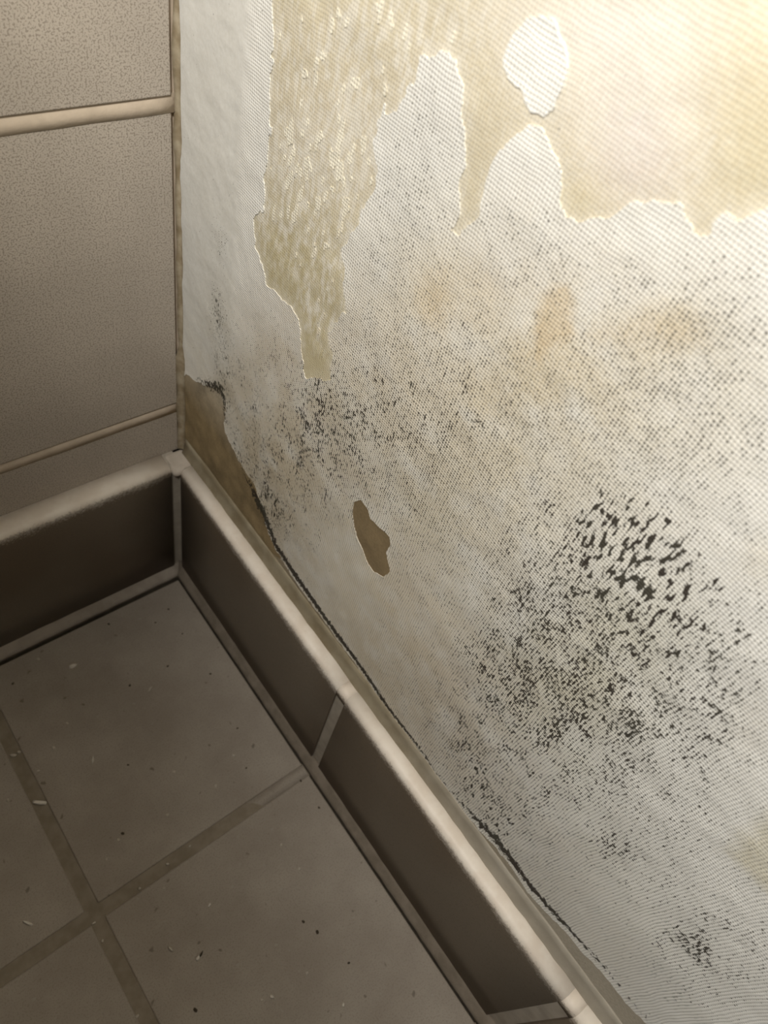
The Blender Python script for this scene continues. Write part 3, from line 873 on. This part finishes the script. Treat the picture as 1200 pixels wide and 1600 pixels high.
STEP = 0.65
us = np.concatenate([np.arange(0, 372, 0.8), np.linspace(373, FAR * 1000, 40)])
vz = np.concatenate([np.linspace(-20, 84, 10), np.arange(88, 446, 0.8), np.linspace(448, 1000, 40)])
U, V, quads = build_grid(us, vz)
u, v = U.ravel(), V.ravel()
fld, masks = fields(u, v)
rel = (fbm(u / 12, v / 12, 61, 3) - 0.5) * 0.0007
verts = np.stack([rel, u / 1000, v / 1000], 1)
me = grid_mesh('wall_right', verts, quads.reshape(-1, 4))
col, fi, co_, mi, li, sm = wall_attrs(u, v, False, masks, fld)
set_attrs(me, col, fine=fi, coarse=co_, medium=mi, line=li, smooth=sm)
wall_right = link('wall_right', me, M['plaster'])
structure(wall_right, 'damp plaster wall with flaking white woven covering and black mould', 'wall')

us = np.concatenate([np.arange(0, 372, STEP), np.arange(372.5, FAR * 1000, 3.0)])
vz = np.concatenate([np.arange(96, 446, STEP), np.arange(446.5, 1000, 3.0)])
U, V, quads = build_grid(us, vz)
u, v = U.ravel(), V.ravel()
fld, masks = fields(u, v)
F = fld.reshape(U.shape)
Fc = (F[:-1, :-1] + F[1:, :-1] + F[1:, 1:] + F[:-1, 1:]) / 4
keep = Fc > 0
# slide rim vertices on to the contour
gu, gv = np.gradient(F, us, vz)
g2 = gu * gu + gv * gv + 1e-6
near = np.abs(F) < 2.0
cnt = np.zeros(F.shape, int)
for a, b in ((slice(0, -1), slice(0, -1)), (slice(1, None), slice(0, -1)), (slice(1, None), slice(1, None)), (slice(0, -1), slice(1, None))):
    cnt[a, b] += keep
rim = (cnt > 0) & (cnt < 4) & near
du = np.where(rim, np.clip(-F * gu / g2, -0.45 * STEP, 0.45 * STEP), 0)
dv = np.where(rim, np.clip(-F * gv / g2, -0.45 * STEP, 0.45 * STEP), 0)
U2, V2 = U + du, V + dv
edge_lift = np.exp(-np.clip(F, 0, 30) / 1.6)
REL = (fbm(u / 12, v / 12, 61, 3) - 0.5) * 0.0007
CURL = (fbm(u / 5, v / 5, 71, 2) * 0.00022).reshape(F.shape) * edge_lift
X2 = PAINT_T + REL.reshape(F.shape) + CURL
col, fi, co_, mi, li, sm = wall_attrs(u, v, True, masks, fld)

# connected pieces of paint
lab = np.where(keep, np.arange(keep.size).reshape(keep.shape) + 1, 0)
for it in range(4000):
    old = lab.copy()
    for ax in (0, 1):
        for d in (1, -1):
            for rep in range(6):
                s = np.roll(lab, d, ax)
                if d == 1:
                    s[(0 if ax == 0 else slice(None)), (0 if ax == 1 else slice(None))] = 0
                else:
                    s[(-1 if ax == 0 else slice(None)), (-1 if ax == 1 else slice(None))] = 0
                lab = np.where(keep, np.maximum(lab, s), 0)
    if np.array_equal(old, lab):
        break
ids, counts = np.unique(lab[lab > 0], return_counts=True)
order = np.argsort(-counts)
big = [int(ids[i]) for i in order if counts[i] >= 220]
small = [int(ids[i]) for i in order if counts[i] < 220 and counts[i] >= 2]


def paint_piece(name, sel, drop=0.0):
    q = quads[sel]
    used, inv = np.unique(q.ravel(), return_inverse=True)
    q = inv.reshape(-1, 4)
    top = np.stack([X2.ravel()[used] - drop, U2.ravel()[used] / 1000, V2.ravel()[used] / 1000], 1)
    n = len(used)
    e = np.concatenate([q[:, [0, 1]], q[:, [1, 2]], q[:, [2, 3]], q[:, [3, 0]]])
    key = np.sort(e, 1); key = key[:, 0].astype(np.int64) * n + key[:, 1]
    uq, first, c = np.unique(key, return_index=True, return_counts=True)
    be = e[first[c == 1]]
    bvs = np.unique(be.ravel()); mp = -np.ones(n, int); mp[bvs] = n + np.arange(len(bvs))
    hi_ = top[bvs].copy(); low = top[bvs].copy(); low[:, 0] = REL[used][bvs] - 0.0004
    nb_ = len(bvs); skirt = np.stack([mp[be[:, 1]], mp[be[:, 0]], mp[be[:, 0]] + nb_, mp[be[:, 1]] + nb_], 1)
    src = np.concatenate([used, used[bvs], used[bvs]])
    me = grid_mesh(name, np.concatenate([top, hi_, low]), np.concatenate([q, skirt]))
    set_attrs(me, col[src], fine=fi[src], coarse=co_[src], medium=mi[src], line=li[src], smooth=sm[src])
    return link(name, me, M['cloth'], wall_right)


for n_, i in enumerate(big):
    paint_piece('paint_patch', lab == i)
if small:
    col = col * np.array([0.99, 0.945, 0.83])
    o = paint_piece('paint_flecks', np.isin(lab, small), 0.00017)
    o['kind'] = 'stuff'

# ------------------------------------------------------------------ skirting
def skirt_profile(T, H, r=0.0034):
    p = [(0.0, 0.002), (T, 0.002), (T, H * 0.25), (T, H * 0.5), (T, H * 0.75), (T, H - r)]
    for i in range(1, 7):
        a = math.pi / 2 * i / 6
        p.append((T - r + r * math.cos(a), H - r + r * math.sin(a)))
    p.append((0.0, H))
    return p


baseboard_left = link('baseboard_left', extrude_profile('baseboard_left', [(0, 0.001), (TL - 0.0013, 0.001), (TL - 0.0013, SK_H - 0.002), (TL - 0.003, SK_H - 0.0006), (0, SK_H - 0.0006)], 0.0, FAR, 'x', 1, smooth=False), M['skirting_grout'])
structure(baseboard_left, 'dark brown tile skirting with pale worn top edge on the tiled wall', 'baseboard')
baseboard_right = link('baseboard_right', extrude_profile('baseboard_right', [(0, 0.001), (TR - 0.0013, 0.001), (TR - 0.0013, SK_H - 0.002), (TR - 0.003, SK_H - 0.0006), (0, SK_H - 0.0006)], 0.0, FAR, 'y', 1, smooth=False), M['skirting_grout'])
structure(baseboard_right, 'dark brown tile skirting with pale worn top edge under the mouldy wall', 'baseboard')
link('tile', extrude_profile('skirting_tile', skirt_profile(TL, SK_H), TR + 0.0036, 0.158, 'x', 4), M['skirting'], baseboard_left)
tile_l = extrude_profile('skirting_tile', skirt_profile(TL, SK_H), 0.0, 0.1448, 'x', 4)
for i in range(5):
    o = link('tile', tile_l, M['skirting'], baseboard_left); o.location = (0.164 + i * 0.1508, 0, 0)
o = link('tile', extrude_profile('skirting_tile', skirt_profile(TR, SK_H), TL + 0.0032, J1Y, 'y', 4), M['skirting'], baseboard_right)
tile_r = extrude_profile('skirting_tile', skirt_profile(TR, SK_H), 0.0, PITCH - JW, 'y', 4)
for i in range(5):
    o = link('tile', tile_r, M['skirting'], baseboard_right); o.location = (0, J1Y + JW + i * PITCH, 0)
# pale mortar rubbed over the top of the corner and of the upright joints
def cap(y0, y1, parent, axis, T):
    prof = [(0.0, SK_H - 0.0070)] + [(max(0.0, d - 0.00012), min(h, SK_H - 0.0001)) for d, h in [(T, SK_H - 0.0070)] + skirt_profile(T, SK_H)[5:]]
    link('mortar_cap', extrude_profile('mortar_cap', prof, y0, y1, axis, 2), M['skirting'], parent)


M['pale_cap'] = plain_material('pale_worn_mortar', (0.46, 0.40, 0.33), (0.54, 0.475, 0.40), 120)
link('mortar_cap', slab('mortar_cap', 0.0, TR + 0.0034, 0.0, TL + 0.0032, SK_H - 0.0058, SK_H - 0.0001, 0.0028, 5), M['pale_cap'], baseboard_left)
for p_ in baseboard_left.children[-1].data.polygons:
    p_.use_smooth = True
for i in range(5):
    cap(J1Y + i * PITCH - 0.0003, J1Y + i * PITCH + JW + 0.0003, baseboard_right, 'y', TR)
# fillets of mortar where skirting meets floor
pl = [(TL - 0.0015, -0.004), (0.0166, -0.004), (0.0168, -0.0004), (0.0155, 0.0010), (0.0132, 0.0024), (TL - 0.0002, 0.0038), (TL - 0.0015, 0.0038)]
link('grout_fillet', extrude_profile('grout_fillet', pl, TR, FAR, 'x', 150, 0.00022, 8), M['pale_fillet'], baseboard_left)
pr = [(TR - 0.0015, -0.004), (0.0136, -0.004), (0.0137, -0.0002), (0.0126, 0.0010), (0.0108, 0.0026), (TR - 0.0002, 0.0048), (TR - 0.0015, 0.0048)]
link('grout_fillet', extrude_profile('grout_fillet', pr, TL, FAR, 'y', 150, 0.00022, 9), M['brown_fillet'], baseboard_right)
# dull sealant run along the back of the right skirting
ps = [(0.0, SK_H - 0.002), (0.0028, SK_H - 0.002), (0.0026, SK_H + 0.0004), (0.0017, SK_H + 0.0030), (0.0011, SK_H + 0.0065), (0.0007, SK_H + 0.0100), (0.0, SK_H + 0.0103)]
link('sealant_bead', extrude_profile('sealant_bead', ps, 0.004, FAR, 'y', 160, 0.00025, 10), M['sealant'], baseboard_right)


# ------------------------------------------------------------------ crumbs on the floor
def chip_mesh(name, L, W_, H_, seed, pts=7):
    r = random.Random(seed)
    bm = bmesh.new()
    for i in range(pts):
        a = 2 * math.pi * i / pts
        rr = r.uniform(0.75, 1.15)
        x, y = math.cos(a) * L / 2 * rr, math.sin(a) * W_ / 2 * rr
        bm.verts.new((x, y, 0.0)); bm.verts.new((x * r.uniform(.6, .85), y * r.uniform(.6, .85), H_ * r.uniform(.7, 1.1)))
    bmesh.ops.convex_hull(bm, input=bm.verts[:])
    bmesh.ops.recalc_face_normals(bm, faces=bm.faces[:])
    me = bpy.data.meshes.new(name); bm.to_mesh(me); bm.free()
    return me


for i, (cx, cy, L, ang, kind, label) in enumerate(CRUMBS):
    L = L / 1000
    if kind == 'sliver':
        me = chip_mesh('plaster_sliver', L, L * 0.28, 0.0011, 100 + i, 8); nm = 'plaster_sliver'
    else:
        me = chip_mesh('plaster_chip', L, L * 0.55, 0.0012, 100 + i, 7); nm = 'plaster_chip'
    mat = M['speck'] if ('faint' in label or 'dull' in label) else M['chip']
    if 'husk' in label and 'pale plaster chip' in label:
        root = bpy.data.objects.new(nm, None); COL.objects.link(root)
        root.location = (cx / 1000, cy / 1000, 0); root.rotation_euler.z = math.radians(ang)
        link('chip', chip_mesh('chip', L * 0.6, L * 0.34, 0.0012, 5, 8), M['chip'], root).location = (-L * 0.2, 0, 0)
        link('husk', chip_mesh('husk', L * 0.6, L * 0.2, 0.0015, 6, 7), M['dark_speck'], root).location = (L * 0.24, -L * 0.1, 0)
        o = root
    else:
        o = link(nm, me, mat)
        o.location = (cx / 1000, cy / 1000, 0.0 if 'joint' not in label or 'below' in label or 'near' in label else -0.0006)
        o.rotation_euler.z = math.radians(ang)
    o['label'] = label; o['category'] = 'plaster crumb'; o['group'] = 'plaster crumbs on the floor'
pale = [chip_mesh('pale_speck', 1, .7, .5, 300 + i, 6) for i in range(4)]
darkm = [chip_mesh('dirt_speck', 1, .7, .35, 310 + i, 6) for i in range(4)]
for i, (cx, cy, s, k) in enumerate(SPECKS):
    if k == 0:
        o = link('pale_speck', pale[i % 4], M['speck']); o['label'] = 'tiny dull pale plaster speck scattered on the floor tiles'
        o['category'] = 'speck'; o['group'] = 'tiny pale specks on the floor'
    else:
        o = link('dirt_speck', darkm[i % 4], M['dark_speck']); o['label'] = 'tiny dark dirt speck scattered on the floor tiles'
        o['category'] = 'speck'; o['group'] = 'tiny dark specks on the floor'
    d = 0.0024 if k == 0 else 0.0018
    o.scale = (s * d, s * d, s * 0.0010)
    o.location = (cx / 1000, cy / 1000, 0.0); o.rotation_euler.z = random.uniform(0, 6.28)
